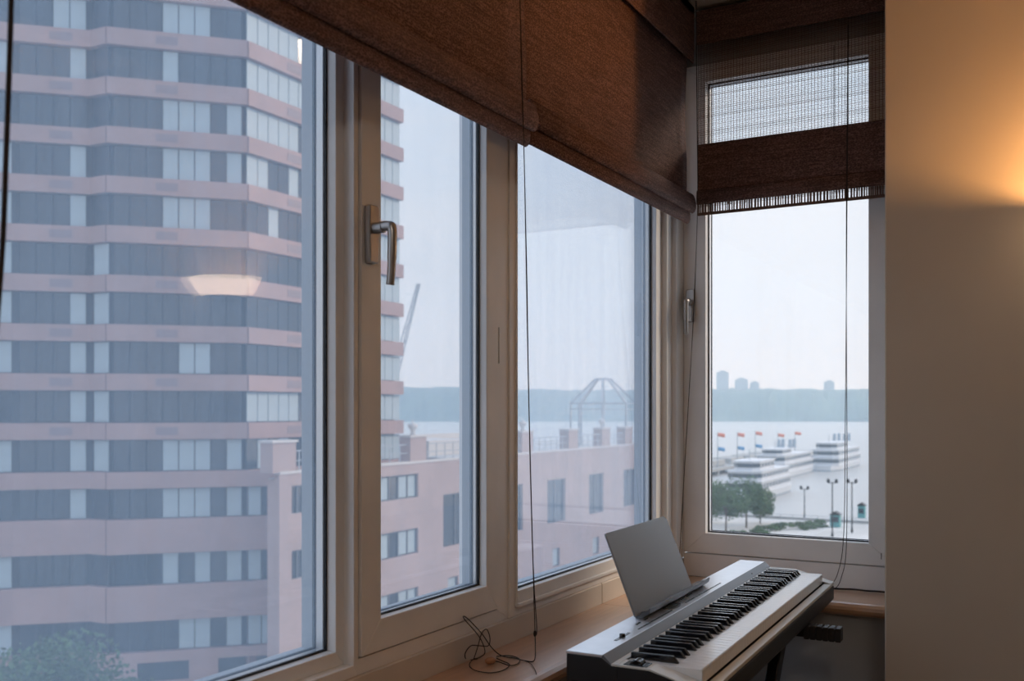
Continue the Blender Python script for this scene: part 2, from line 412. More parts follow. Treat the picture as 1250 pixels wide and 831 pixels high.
def shade_side(label, ya, yb, zb, xs):
    lz = zb
    s = empty('roman_shade', (xs, (ya + yb) / 2, zb)); tag(s, label, 'window shade', 'brown woven roman shades')
    L = lambda mb: MB().add([(p[0] - xs, p[1] - (ya + yb) / 2, p[2] - zb) for p in mb.v], mb.f)
    # sheet with slight sag
    n = 24; m = MB()
    for side in (0, 1):
        for i in range(n + 1):
            y = ya + (yb - ya) * i / n
            for j in range(9):
                z = zb + .05 + (2.625 - zb - .05) * j / 8
                x = xs - .012 + .004 * math.sin(j * 1.3 + i * .25) - (.004 if side else 0)
                m.v.append((x, y, z))
    K = (n + 1) * 9
    for i in range(n):
        for j in range(8):
            q = i * 9 + j
            m.f.append((q, q + 9, q + 10, q + 1)); m.f.append((K + q, K + q + 1, K + q + 10, K + q + 9))
    for j in range(8):
        m.f.append((j, j + 1, K + j + 1, K + j)); q = n * 9 + j; m.f.append((q, K + q, K + q + 1, q + 1))
    for i in range(n):
        q = i * 9; m.f.append((q, K + q, K + q + 9, q + 9)); q += 8; m.f.append((q, q + 9, K + q + 9, K + q))
    L(m).build('shade_cloth', M['weave'], s, smooth=True)
    for k, (z0, z1, dx, c) in enumerate(((.0, .062, .016, -.004), (.036, .103, .018, .012), (.02, .09, .012, -.026))):
        m = MB(); fold(m, xs + c, zb + z0, zb + z1, dx, ya + .004 * k, yb - .01 * (1 - k % 2) - .002, 'y')
        L(m).build('hem_fold', M['weave'], s, smooth=True)
    m = MB().box(xs + .012, xs + .018, ya, yb, 2.436, 2.63).box(xs - .02, xs + .018, ya, yb, 2.600, 2.63)
    L(m).build('valance', M['weave'], s, bevel=.002)
    L(MB().box(xs - .045, xs + .010, ya + .01, yb - .01, 2.595, 2.637)).build('headrail', M['reed'], s)
    return s, L
XS = -1.10
s1, L1 = shade_side('wide brown woven roman shade over the big fixed window', -.70, 2.055, 1.860, XS)
s2, L2 = shade_side('brown woven roman shade ending at the room corner', 2.059, 3.262, 1.880, XS - .016)

# far shade: open reed weave, light shows through the single layer
s3 = empty('roman_shade', (-.75, 3.30, 1.90)); tag(s3, 'narrow brown woven roman shade with daylight glowing through its weave', 'window shade', 'brown woven roman shades')
def L3(mb): return MB().add([(p[0] + .75, p[1] - 3.30, p[2] - 1.90) for p in mb.v], mb.f)
ax, bx = -1.098, XP - .006
YS = 3.305
random.seed(3)
m = MB()
z = 1.945
while z < 2.61:
    t = random.uniform(.0009, .0017); dy = random.uniform(-.0004, .0004)
    m.box(ax, bx, YS + dy, YS + dy + .0012, z, z + t); z += random.uniform(.0042, .0056)
r = L3(m).build('reed_cloth', M['reed'], s3); tag(r, kind='stuff')
m = MB(); x = ax
while x < bx:
    m.box(x, x + .0010, YS - .0012, YS + .0016, 1.945, 2.622); x += random.uniform(.0095, .0115)
r = L3(m).build('weft_threads', M['reed'], s3); tag(r, kind='stuff')
L3(MB().box(ax, bx, YS - .010, YS - .006, 1.962, 2.158).box(ax, bx, YS - .014, YS - .006, 2.154, 2.160)).build('folded_cloth', M['weave'], s3, bevel=.001)
m = MB(); fold(m, YS - .016, 1.950, 2.000, .009, ax, bx, 'x'); L3(m).build('hem_fold', M['weave'], s3, smooth=True)
m = MB(); x = ax
while x < bx:
    wd = random.uniform(.003, .007); m.box(x, min(x + wd, bx), YS - .006, YS - .003, 1.922, 1.955); x += wd + random.uniform(.002, .006)
m.box(ax, bx, YS - .007, YS - .002, 1.914, 1.924)
L3(m).build('fringe_hem', M['reed'], s3)
L3(MB().box(ax, bx, YS - .026, YS - .021, 2.505, 2.622)).build('valance', M['weave'], s3, bevel=.002)
L3(MB().box(ax, bx, YS - .02, YS + .03, 2.58, 2.625)).build('headrail', M['reed'], s3)

# pull cords (parts of their shades)
def cord(L, parent, pts, r=.0011, n=6, seg=7): return L(MB().tube(spline(pts, seg), r, n)).build('pull_cord', M['cord'], parent, smooth=True)
zt = .6425
kx = onz(653, 797, zt)
knot = Vector((kx.x, kx.y, .690))
cord(L1, s1, [onx(634, -60, XS + .03), onx(636.5, 90, XS + .03), onx(640, 200, XS + .025), onx(644, 420, XS + .015), onx(648, 600, XS + .005), (knot.x, knot.y, knot.z + .01), knot])
cord(L1, s1, [onx(633, -60, XS + .03), onx(638, 120, XS + .032), onx(643, 330, XS + .02), onx(645.5, 480, XS + .01), onx(651, 690, XS + .002), (knot.x + .003, knot.y + .004, knot.z + .012), knot])
L1(MB().lathe([(0, -.008), (.003, -.006), (.004, 0), (.003, .006), (0, .008)], 8, tuple(knot))).build('cord_knot', M['cord'], s1, smooth=True)
def sp_(u, v): return onz(u, v, zt)
def wp_(u, v, X=-1.205): return onx(u, v, X)
cord(L1, s1, [knot, (knot.x + .002, knot.y - .002, .660), sp_(652, 806), sp_(640, 806), sp_(628, 803), sp_(612, 800), wp_(600, 790, -1.18), wp_(588, 773, -1.195), wp_(572, 756, -1.205), wp_(566, 752, -1.206),
             wp_(568, 757, -1.203), wp_(585, 777, -1.19), wp_(592, 795, -1.185), sp_(586, 802), sp_(577, 805), sp_(573, 812), sp_(580, 818), sp_(598, 821), sp_(614, 818), sp_(622, 811), sp_(612, 806), sp_(606, 803)], .00125)
cord(L1, s1, [sp_(606, 801), sp_(622, 800), sp_(634, 804), sp_(632, 810), sp_(622, 812), sp_(610, 808), sp_(600, 806)], .00125)
cord(L1, s1, [sp_(578, 805), wp_(583, 790, -1.19), wp_(588, 773, -1.203), wp_(594, 768, -1.206), wp_(598, 778, -1.204), wp_(596, 788, -1.200), wp_(585, 788, -1.202), wp_(575, 788, -1.204), wp_(568, 797, -1.20), sp_(570, 805), sp_(583, 804)], .00125)
cord(L1, s1, [sp_(640, 806), sp_(648, 810), sp_(653, 817), sp_(655, 823)], .0008)
tp = onz(598, 811, .640)
tas = MB()
d = Vector((.55, .83, 0)); prof = [(-.011, .0045), (-.006, .0078), (.002, .0088), (.009, .0075), (.013, .0040)]
tas.tube([tp + d * t + Vector((0, 0, .009)) for t, _ in prof], [q for _, q in prof], 12)
L1(tas).build('cord_tassel', M['wood'], s1, smooth=True)
# blurred near cord at the left edge
cord(L1, s1, [onx(15, -60, -1.03), onx(12, 60, -1.03), onx(7, 200, -1.03), onx(3, 300, -1.03), onx(-6, 420, -1.03)], .0034)
# corner cord of the second shade
cord(L2, s2, [ony(850, -10, 3.235), ony(850.5, 120, 3.235), ony(851.5, 250, 3.245), ony(847, 370, 3.26), ony(843, 450, 3.27), ony(837, 550, 3.28), ony(831, 650, 3.29), ony(829, 700, 3.30)])
cord(L2, s2, [ony(849, -10, 3.235), ony(852, 200, 3.24), ony(848, 360, 3.26), ony(841, 480, 3.27), ony(834, 600, 3.285), ony(832, 690, 3.30)], .0009)
# far shade cords, hanging down to the sill
e1 = onz(1012, 718, zt); e1.y = min(e1.y, 3.345)
cord(L3, s3, [ony(1036, 30, 3.272), ony(1034, 250, 3.272), ony(1032, 500, 3.28), ony(1030, 650, 3.29), (-.625, 3.30, .70), (-.655, 3.31, .655), (-.675, 3.318, zt)], .0012)
cord(L3, s3, [ony(1035, 30, 3.270), ony(1033, 300, 3.272), ony(1034, 560, 3.28), ony(1033, 670, 3.29), (-.612, 3.292, .69), (-.632, 3.30, .652), (-.668, 3.308, zt)], .0012)
cord(L3, s3, [ony(1018, 55, 3.290), ony(1018, 100, 3.292), ony(1018, 160, 3.292)], .0012)

# cable along the far sill
cb = MB().tube(spline([(-.72, 3.30, .6435), (-.66, 3.325, .645), (-.62, 3.335, .6445), (-.58, 3.330, .6475), (-.54, 3.338, .645), (-.50, 3.332, .647), (-.46, 3.34, .6445), (-.41, 3.335, .6435)], 6), .003, 8)
tag(cb.build('power_cable', M['cord'], smooth=True), 'dark cable lying along the beech sill under the far window', 'cable')

# =========================================================================================== SCONCE
M['sconce'] = emit('lit_sconce_glass', (1.0, .70, .45), 9.0)
M['brass'] = pmat('aged_brass', (.35, .22, .10), .4, metal=.9)
xl, zl = .180, 1.69
sc = empty('wall_sconce', (xl, YP, zl)); tag(sc, 'half bowl wall sconce throwing warm light up the projecting wall', 'wall lamp')
prof = [(.100, -.034), (.118, -.020), (.138, .008), (.155, .036), (.150, .036), (.133, .009), (.113, -.017), (.097, -.030)]
MB().lathe(prof, 24, (0, -.002, 0), math.pi, math.pi).build('glass_bowl', M['sconce'], sc, smooth=True)
MB().lathe([(0, -.036), (.104, -.034), (.104, -.028), (0, -.028)], 24, (0, -.002, 0), math.pi, math.pi).build('bottom_plate', M['brass'], sc)
MB().box(-.05, .05, -.012, 0, -.05, .03).build('back_plate', M['brass'], sc, bevel=.003)
MB().lathe([(0, .03), (.02, .025), (.028, 0), (.02, -.02), (0, -.026)], 12, (0, -.07, 0)).build('bulb', emit('bulb_glow', (1.0, .50, .17), 920), sc, smooth=True)

# bowl lamp added behind the viewer, unseen, as fill light for the room
cl = empty('added_fill_lamp', (.6, -1.4, ZT)); tag(cl, 'added round frosted ceiling lamp, out of view, filling the room with light', 'ceiling lamp')
MB().lathe([(0, -.11), (.12, -.095), (.19, -.05), (.205, -.02), (.20, -.018)], 28).build('lamp_bowl', emit('fill_lamp_glow', (1.0, .89, .79), 36.0), cl, smooth=True)
MB().lathe([(0, 0), (.215, 0), (.215, -.02), (0, -.02)], 28).build('lamp_rim', M['brass'], cl)

# =========================================================================================== DIGITAL PIANO
M['silver'] = pmat('silver_plastic', (.86, .87, .90), .30, metal=.85, var=.03, vscale=30)
M['slope'] = pmat('dark_silver', (.17, .18, .20), .35, metal=.35)
M['black'] = pmat('black_plastic', (.012, .012, .014), .42, bump=.05, bscale=600)
M['gloss'] = pmat('gloss_black', (.008, .008, .010), .12, spec=.6)
M['ivory'] = pmat('white_key', (.84, .83, .81), .12, spec=.9, coat=.5)
M['cream'] = pmat('cream_plastic', (.68, .66, .60), .3)
M['rest'] = pmat('grey_metallic_rest', (.30, .325, .35), .38, metal=.5)
M['lcd'] = pmat('display', (.10, .13, .14), .12, spec=.7)

pn = empty('digital_piano', (-.850, 1.742, 0), math.radians(1.3)); tag(pn, 'silver digital piano with black and white keys beside the sill', 'piano')
PL = 1.320
MB().prism([(.004, .652), (0, .660), (0, .752), (.076, .752), (.093, .738), (.108, .736), (.108, .702), (.284, .702), (.288, .698), (.288, .662), (.280, .650)], 0, PL, 'y').build('lower_case', M['black'], pn, bevel=.002)
MB().prism([(-.001, .752), (-.001, .756), (.001, .758), (.078, .758), (.076, .752)], -.001, PL + .001, 'y').build('top_panel', M['silver'], pn, bevel=.001)
MB().prism([(.0785, .758), (.0955, .743), (.0955, .739), (.0755, .752)], -.001, PL + .001, 'y').build('panel_slope', M['slope'], pn)
MB().prism([(.096, .7385), (.096, .7425), (.108, .7425), (.108, .7385)], -.001, PL + .001, 'y').build('key_strip', M['cream'], pn)
MB().box(.1082, .1105, .047, PL - .047, .730, .7412).build('felt_strip', M['gloss'], pn)
MB().box(.266, .2885, -.001, PL + .001, .702, .7115).build('key_slip', M['cream'], pn, bevel=.002)
for a, b in ((-.001, .047), (PL - .047, PL + .001)):
    c = MB().prism([(.1085, .702), (.1085, .738), (.172, .738), (.266, .712), (.266, .702)], a + .001, b - .0002, 'y').build('end_cheek', M['black'], pn)
    MB().prism([(.1085, .7382), (.1085, .7422), (.173, .7422), (.288, .7118), (.288, .7100), (.173, .7382)], a, b, 'y').build('cheek_cover', M['cream'], c, bevel=.0008)
pw = 1.225 / 52
wk = MB().prism([(.109, .724), (.109, .740), (.2600, .740), (.2625, .738), (.2625, .7125), (.250, .7125)], .0005, pw - .0005, 'y').build('white_key', M['ivory'], pn, bevel=.0007, seg=1)
wk.location.y = .0475
bk = MB()
bm_v = [(.110, -.0055, .7395), (.2085, -.0055, .7395), (.2085, .0055, .7395), (.110, .0055, .7395),
        (.110, -.0046, .7520), (.1975, -.0046, .7535), (.1975, .0046, .7535), (.110, .0046, .7520)]
bk.add(bm_v, [(0,3,2,1),(4,5,6,7),(0,1,5,4),(1,2,6,5),(2,3,7,6),(3,0,4,7)])
bko = bk.build('black_key', M['gloss'], pn, bevel=.0012, seg=2)
pat = ['A', 'A#', 'B', 'C', 'C#', 'D', 'D#', 'E', 'F', 'F#', 'G', 'G#']
off = {'A#': .12, 'C#': -.12, 'D#': .12, 'F#': -.15, 'G#': 0}
wi = 0; fw = fb = True
def dup(o, parent, loc):
    c = o.copy(); COL.objects.link(c); c.parent = parent; c.location = loc; return c
for k in range(88):
    nme = pat[k % 12]
    if '#' in nme:
        y = .0475 + wi * pw + off[nme] * .012
        if fb: bko.location.y = y; fb = False
        else: dup(bko, pn, (0, y, 0))
    else:
        if not fw: dup(wk, pn, (0, .0475 + wi * pw, 0))
        fw = False; wi += 1
# controls on the panel
def ctl(name, x, y, sx, sy, h, mat): return MB().box(x - sx/2, x + sx/2, y - sy/2, y + sy/2, .7575, .758 + h).build(name, mat, pn, bevel=min(.0006, h * .3), seg=1)
v = MB().lathe([(0, .006), (.006, .006), (.0065, .004), (.0065, 0)], 14, (.056, .160, .758)).build('volume_knob', M['gloss'], pn, smooth=True)
MB().box(.053, .059, .120, .200, .7578, .7588).build('slider_slot', M['gloss'], pn)
for i in range(24):
    y = .245 + i * .0165
    if .465 < y < .56: continue
    ctl('panel_button', .062, y, .0042, .011, .0012, M['gloss'])
for i in range(13):
    y = .62 + i * .021; ctl('panel_button', .062, y, .0042, .013, .0012, M['gloss'])
for y in (.285, .300, .335, .350, .585, .602, .618, .65, .666, .682): ctl('panel_button', .042, y, .0042, .010, .0012, M['gloss'])
MB().prism([(.034 + .0175 * math.cos(q) + .012, .512 + .046 * math.sin(q)) for q in [2 * math.pi * k / 24 for k in range(24)]], .7576, .7592, 'z').build('display_panel', M['slope'], pn)
MB().prism([(.046 + .0125 * math.cos(q), .512 + .030 * math.sin(q)) for q in [2 * math.pi * k / 20 for k in range(20)]], .7592, .7600, 'z').build('display_screen', M['lcd'], pn)
MB().box(.0845, .0895, 1.118, 1.124, .7485, .7515).build('indicator', M['gloss'], pn)
# pitch wheel in its dark well
wh = MB().tube([(.142, .010, .738), (.142, .036, .738)], .0145, 20).build('pitch_wheel', M['gloss'], pn, bevel=.002)
MB().box(.118, .166, .006, .040, .7405, .7436).build('wheel_surround', M['gloss'], pn, bevel=.001)
# rear jacks on the near end
MB().box(.012, .028, -.0022, 0, .690, .700).build('jack_socket', M['gloss'], pn)
# music rest
mr = empty('music_rest', (0, 0, 0), 0, pn)
xb, zb_, xt, zt_ = .028, .768, -.046, .952
ya, yb = .315, .735
def rp(y, t, d): return (xb + (xt - xb) * t + d * .928, y, zb_ + (zt_ - zb_) * t + d * .373)
outl = [(ya, 0), (yb, 0), (yb, .93), (yb - .006, .975), (yb - .016, 1), (ya + .006, 1), (ya, .985)]
n = len(outl)
m = MB(); m.add([rp(y, t, 0) for y, t in outl] + [rp(y, t, -.005) for y, t in outl],
                [tuple(range(n)), tuple(range(2*n-1, n-1, -1))] + [(i, (i+1) % n, (i+1) % n + n, i + n) for i in range(n)])
m.build('rest_panel', M['rest'], mr, bevel=.0012)
MB().prism([(.012, .758), (.014, .768), (.026, .772), (.044, .776), (.048, .782), (.050, .781), (.047, .770), (.034, .760), (.032, .758)], ya + .035, yb + .085, 'y').build('rest_ledge', M['slope'], mr, bevel=.001)

# stand
M['steel'] = pmat('black_steel', (.014, .014, .015), .35, metal=.3)
M['rubber'] = pmat('ribbed_rubber', (.022, .022, .024), .5)
st = empty('keyboard_stand', (-.72, 2.42, -.003), math.radians(1.3)); tag(st, 'black folding cross leg keyboard stand under the piano', 'keyboard stand')
for yy in (-.36, .30):
    a = MB().box(-.15, .18, yy - .016, yy + .016, .618, .649).build('support_arm', M['steel'], st, bevel=.004)
    g = MB()
    for k in range(6):
        g.box(.125 + k * .0165, .139 + k * .0165, yy - .020, yy + .020, .614, .6515)
    g.box(.125, .222, yy - .0175, yy + .0175, .616, .6485)
    g.build('rubber_grip', M['rubber'], a, bevel=.0015, seg=1)
    MB().box(-.17, .17, -yy * .86 - .016, -yy * .86 + .016, .004, .034).build('floor_bar', M['steel'], st, bevel=.004)
for k, yy in ((-.06, -.36), (.06, .30)):
    MB().beam((k, yy, .625), (k, -yy * .86, .03), .03, .045).build('cross_leg', M['steel'], st, bevel=.003)
MB().tube([(-.085, -.03, .335), (.085, -.03, .335)], .022, 16).build('pivot_bolt', M['steel'], st, bevel=.002)

# =========================================================================================== OUTDOORS
GZ, WZ = -21.5, -23.0
M['brick_far'] = brick('pink_brick', (.47, .285, .25), (.53, .33, .29), (.49, .38, .35))
M['brick_low'] = brick('pale_pink_brick', (.50, .35, .32), (.56, .39, .36), (.55, .47, .44))
M['core'] = pmat('dark_recess', (.07, .075, .085), .6)
M['pane'] = pmat('dark_window_glass', (.028, .036, .048), .10, spec=.6)
M['drape'] = pmat('white_blind_or_glint', (.40, .47, .50), .6, var=.04, vscale=1.0)  # white blinds; also stands in for sun mirrored in tower panes
M['mull'] = pmat('window_mullion', (.12, .13, .145), .5)
M['vent'] = pmat('vent_grille', (.28, .20, .20), .6)
M['coping'] = pmat('pale_coping', (.62, .58, .55), .7)
M['rail'] = pmat('railing_paint', (.40, .43, .46), .5)
M['asphalt'] = pmat('asphalt', (.20, .20, .20), .9, var=.2, vscale=.2)
M['plaza'] = pmat('pale_paving', (.52, .51, .49), .85, var=.12, vscale=.15)
M['white'] = pmat('white_boat_paint', (.62, .64, .67), .35)
M['boatwin'] = pmat('boat_windows', (.06, .08, .10), .15)
M['hullband'] = pmat('boat_blue_grey', (.30, .36, .42), .5)
M['concrete'] = pmat('pier_concrete', (.36, .36, .35), .85, var=.15, vscale=.3)
M['pole'] = pmat('grey_pole', (.34, .36, .38), .5)
M['leaf'] = pmat('green_leaves', (.055, .115, .035), .6, var=.45, vscale=.9)
M['bark'] = pmat('bark', (.10, .075, .055), .9)
M['hill'] = pmat('wooded_cliff', (.045, .075, .045), .95, var=.5, vscale=.02)
M['ridge'] = pmat('ridge_buildings', (.30, .30, .31), .8)

# river
wm = pmat('river_water', (.42, .42, .41), .38, spec=.9)
t = wm.node_tree; b = t.nodes['Principled BSDF']
c_ = t.nodes.new('ShaderNodeTexCoord'); n_ = t.nodes.new('ShaderNodeTexNoise'); n_.inputs['Scale'].default_value = .25; n_.inputs['Detail'].default_value = 6
bp = t.nodes.new('ShaderNodeBump'); bp.inputs['Strength'].default_value = .30; bp.inputs['Distance'].default_value = .4
t.links.new(c_.outputs['Object'], n_.inputs['Vector']); t.links.new(n_.outputs[0], bp.inputs['Height']); t.links.new(bp.outputs[0], b.inputs['Normal'])
o = MB().box(-4000, 4000, 205, 4200, WZ - 2, WZ).build('river', wm); tag(o, 'wide pale river reaching to the far wooded shore', 'river', kind='structure')
o = MB().box(-900, 900, -300, 205, GZ - 3, GZ).build('shore_ground', M['plaza']); tag(o, 'pale paved ground between the buildings and the river', 'ground', kind='structure')
o = MB().prism([(204.6, GZ), (205.4, GZ), (205.4, GZ + .5), (204.6, GZ + .5)], -300, 200, 'x').build('quay_kerb', M['concrete']); tag(o, 'grey quay edge along the river bank', 'kerb', kind='structure')
o = MB().box(-36.5, -12, -100, 160, GZ, GZ + .02).build('street', M['asphalt']); tag(o, 'grey street running below the windows', 'street', kind='structure')

# far wooded cliff, in the camera's ground frame so that it faces the river
random.seed(11)
m = MB(); nu, nd = 260, 9
prof = [(0, 0), (8, 6), (22, 20), (45, 36), (75, 47), (110, 52), (180, 55), (260, 57), (400, 50)]
ph = [random.uniform(0, 6.28) for _ in range(8)]
for i in range(nu + 1):
    lat = -1700 + 3400 * i / nu
    bump = sum(math.sin(lat / (700 / (k + 1) ** 1.15) + ph[k]) / (k + 1.6) for k in range(8))
    for j in range(nd):
        d, h = prof[j]
        jit = random.uniform(-1, 1) * (3.4 if 0 < j else 0)
        sc_h = 1.28 + .075 * bump
        xx, yy = cw(lat + random.uniform(-2, 2), 1985 + d + 18 * math.sin(lat / 260 + 1) * (j > 0))
        m.v.append((xx, yy, WZ - .5 + h * sc_h + jit))
for i in range(nu):
    for j in range(nd - 1):
        q = i * nd + j; m.f.append((q, q + nd, q + nd + 1, q + 1))
o = m.build('far_shore', M['hill']); tag(o, 'long wooded cliff along the far river bank', 'hill', kind='structure')

def ridge_block(u, wpx, vtop, label, d=2150, stepped=False):
    lat = (u - CX) / F * d; wd = wpx / F * d; zt = ZC + (VH - vtop) / F * d
    xx, yy = cw(lat, d); z0 = 34
    e_ = empty('ridge_building', (xx, yy, z0), TH); tag(e_, label, 'building', 'buildings on the far ridge')
    MB().box(-wd/2, wd/2, -8, 8, 0, zt - z0).build('tower_block', M['ridge'], e_)
    MB().box(-wd/4, wd/4, -4, 4, zt - z0, zt - z0 + 3.5).build('roof_plant', M['ridge'], e_)
    return e_
ridge_block(882, 13, 454, 'tallest block on the far ridge')
ridge_block(905, 14, 463, 'squat block beside the tallest block on the far ridge')
ridge_block(921, 9, 467, 'small low block on the far ridge near the two taller blocks')
ridge_block(1012, 10, 466, 'small block on the far ridge beyond the moored boats')

# ---------------------------------------------------------------- apartment tower
tw = empty('apartment_tower', (*cw(-22, 62), GZ)); tag(tw, 'tall pink brick apartment tower with long bands of windows', 'building')
TX, TY = tw.location.x, tw.location.y
FH = 2.92
PTS = [cw(-44, 52.5), cw(-30.25, 56.5), cw(-29.2, 57.05), cw(-25.1, 58.1), cw(-23.9, 57.5), cw(-16.2, 59.7), cw(-8.25, 73.4)]
PTS = [(p[0] - TX, p[1] - TY) for p in PTS]
zpx = lambda v: ZC + (VH - v) / F * 57.5            # heights read on the facet at 57.5 m
def facet_prism(mb, i, z0, z1, dout, t, e0=0, e1=0):
    (xa, ya_), (xb_, yb_) = PTS[i], PTS[i + 1]
    d = Vector((xb_ - xa, yb_ - ya_)); L_ = d.length; d.normalize(); nrm = Vector((d.y, -d.x))
    a = Vector((xa, ya_)) + d * (-e0); b = Vector((xb_, yb_)) + d * e1
    q = [a + nrm * dout, b + nrm * dout, b + nrm * (dout - t), a + nrm * (dout - t)]
    mb.prism([tuple(p) for p in q], z0 - GZ, z1 - GZ, 'z')
# rows: (sill/spandrel top, spandrel bottom = head of the window band below)
tops = [-27.3, 33] + [33 + 60.4 * k for k in range(1, 10)]
rows = [(zpx(v), zpx(v + 20.5)) for v in tops]
rows = [(zpx(-87.7), zpx(-67))] + rows
rows += [(zpx(635), zpx(677.5)), (zpx(717), zpx(760.5)), (zpx(799), zpx(812))]
core = MB()
poly = PTS + [(PTS[-1][0] - 24, PTS[-1][1] + 4), (PTS[0][0] - 12, PTS[0][1] + 24)]
cx_ = sum(p[0] for p in poly) / len(poly); cy_ = sum(p[1] for p in poly) / len(poly)
ins = []
for p in poly:
    v_ = Vector((cx_ - p[0], cy_ - p[1])).normalized() * .7; ins.append((p[0] + v_.x, p[1] + v_.y))
core.prism(ins, 0, rows[0][0] + 1.8 - GZ, 'z'); core.build('core_wall', M['core'], tw)
NF = len(PTS) - 1
for (za, zb2) in rows:
    for i in range(NF):
        m = MB(); facet_prism(m, i, zb2, za, .12, .6, 0, 0); m.build('spandrel', M['brick_far'], tw)
vent_mesh = MB().box(-.62, .62, -.03, .03, -.24, .24).build('vent_grille', M['vent'], tw); vent_first = True
def on_facet(i, s, z, dout):
    (xa, ya_), (xb_, yb_) = PTS[i], PTS[i + 1]
    d = Vector((xb_ - xa, yb_ - ya_)).normalized(); nrm = Vector((d.y, -d.x))
    p = Vector((xa, ya_)) + d * s + nrm * dout
    return (p.x, p.y, z - GZ), math.atan2(d.y, d.x)
def flen(i): return (Vector(PTS[i+1]) - Vector(PTS[i])).length
random.seed(21)
# window bands between rows
cache = {}
def pane(i, s, wd, z0, z1, kind):
    key = (round(wd, 3), round(z1 - z0, 2), kind)
    loc, rz = on_facet(i, s + wd / 2, (z0 + z1) / 2, -.24 if kind == 'window_pane' else -.20)
    if key in cache: o = share(kind, cache[key], tw, loc, rz); return o
    h = (z1 - z0) / 2
    o = MB().box(-wd/2 + .035, wd/2 - .035, -.03, .03, -h + .06, h - .06).build(kind, M['pane'] if kind == 'window_pane' else M['drape'], tw)
    o.location = loc; o.rotation_euler = (0, 0, rz); cache[key] = o.data
    return o
npane = 0
# blinds drawn, with some sun reflections set as blinds: {row: {facet: [pane indices]}} read from the photograph; * = usual layout
drawn = {0: {2: [2, 3, 4], 4: [3, 4, 5, 8, 9], 5: [0, 1, 2, 3, 4]},
         1: {2: [], 4: [3, 4, 5, 7, 8], 5: [0, 1, 3, 4]},
         2: {1: [0], 2: [3, 4], 4: [3], 5: [0, 1, 2, 3, 4, 5]},
         3: {2: [4], 4: [3, 4, 5, 7, 8], 5: [0, 1, 2, 3, 4]},
         4: {1: [0], 2: [3, 4], 4: [3, 4, 5, 7, 8], 5: [0, 1, 4]},
         5: {1: [0], 2: [3, 4], 4: [3, 4, 5], 3: [], 5: [2]},
         6: {1: [0], 3: [0], 4: [], 5: []},
         7: {1: [0], 3: [0], 2: [3, 4]},
         8: {0: [13], 1: [0], 3: [0], 2: [3, 4], 4: [4, 5]},
         9: {0: [13], 2: [3, 4], 3: [0], 5: [0, 1, 2, 3, 4]},  # last facet: blinds stand in for sun reflected off bare panes
         10: {0: [13], 1: [0], 2: [3, 4], 3: [0], 4: [3, 4, 5, 7, 8], 5: [1, 3]},  # last facet again: sun reflections set as blinds
         11: {2: [3], 4: [3, 4, 5, 7, 8]}, 12: {1: [0], 4: [3, 5, 7, 8], 2: []}, 13: {1: [0], 4: [4, 5, 7, 8]}}
for r_ in range(len(rows) - 1):
    z1, z0 = rows[r_][1], rows[r_ + 1][0]
    rr = r_ - 1; dk_ = rr if rr <= 0 else rr + 1
    for i in range(NF):
        L_ = flen(i); pw_ = .92 if i not in (1, 3) else L_ - .1
        nn = max(1, int((L_ - .08) / pw_)); st_ = (L_ - nn * pw_) / 2
        # floor and ceiling mullion of the band
        if i in (0,): rng = range(max(0, nn - 2), nn)
        else: rng = range(nn)
        for k in rng:
            if i == 5 and not (k * pw_ < 5.2 or k * pw_ > 9.6): continue
            if rr >= 10 and i in (5,): continue
            dr = drawn.get(dk_, {}).get(i, [])
            if i == 0: dr = [nn - 1, nn - 2] if 13 in dr else ([nn - 1] if rr % 2 else [])
            kd = 'blind_or_glint' if k in dr or (i == 5 and k * pw_ > 9.6 and rr < 10 and k % 4 != 1) else 'window_pane'
            if i == 5 and k * pw_ <= 9.6 and rr < 5 and (k in (0, 1, 2, 3, 4, 5)): kd = 'blind_or_glint' if k in dr else kd
            pane(i, st_ + k * pw_, pw_, z0, z1, kd); npane += 1
for (za, zb2) in rows[1:11]:
    for i, s in ((2, 2.6), (4, 3.35), (5, 4.0)):
        loc, rz = on_facet(i, s, (za + zb2) / 2, .115)
        if vent_first: vent_mesh.location = loc; vent_mesh.rotation_euler = (0, 0, rz); vent_first = False
        else: share('vent_grille', vent_mesh.data, tw, loc, rz)
# podium: the lower storeys run straight on past the corner
pa = Vector(PTS[4]); pb = Vector(PTS[5]); d = (pb - pa).normalized(); nrm = Vector((d.y, -d.x)); pe = pa + d * ((pb - pa).length + 1.62)
def pod(mb, a, b, z0, z1, dout, tt):
    q = [a + nrm * dout, b + nrm * dout, b + nrm * (dout - tt), a + nrm * (dout - tt)]
    mb.prism([tuple(p) for p in q], z0 - GZ, z1 - GZ, 'z')
for (v0, v1) in ((577, 597), (635, 677.5), (717, 760.5), (799, 812)):
    m = MB(); pod(m, pb - d * .1, pe, zpx(v1), zpx(v0), .125, 1.5); m.build('podium_spandrel', M['brick_far'], tw)
m = MB(); pod(m, pb - d * .05, pe, 0 + GZ, zpx(577), -.35, 1.2); m.build('podium_core', M['core'], tw)
Lq = (pe - pb).length
for (v0, v1, dr) in ((597, 635, (0,)), (677.5, 717, (0,)), (760.5, 799, (0, 1))):
    for k in range(2):
        s = .02 + k * Lq / 2
        p = pb + d * (s + Lq / 4) + nrm * -.2
        mm = MB().box(-Lq/4 + .04, Lq/4 - .04, -.03, .03, -(zpx(v0) - zpx(v1)) / 2 + .06, (zpx(v0) - zpx(v1)) / 2 - .06)
        ob = mm.build('blind_or_glint' if k in dr else 'window_pane', M['drape'] if k in dr else M['pane'], tw)
        ob.location = (p.x, p.y, (zpx(v0) + zpx(v1)) / 2 - GZ); ob.rotation_euler = (0, 0, math.atan2(d.y, d.x))
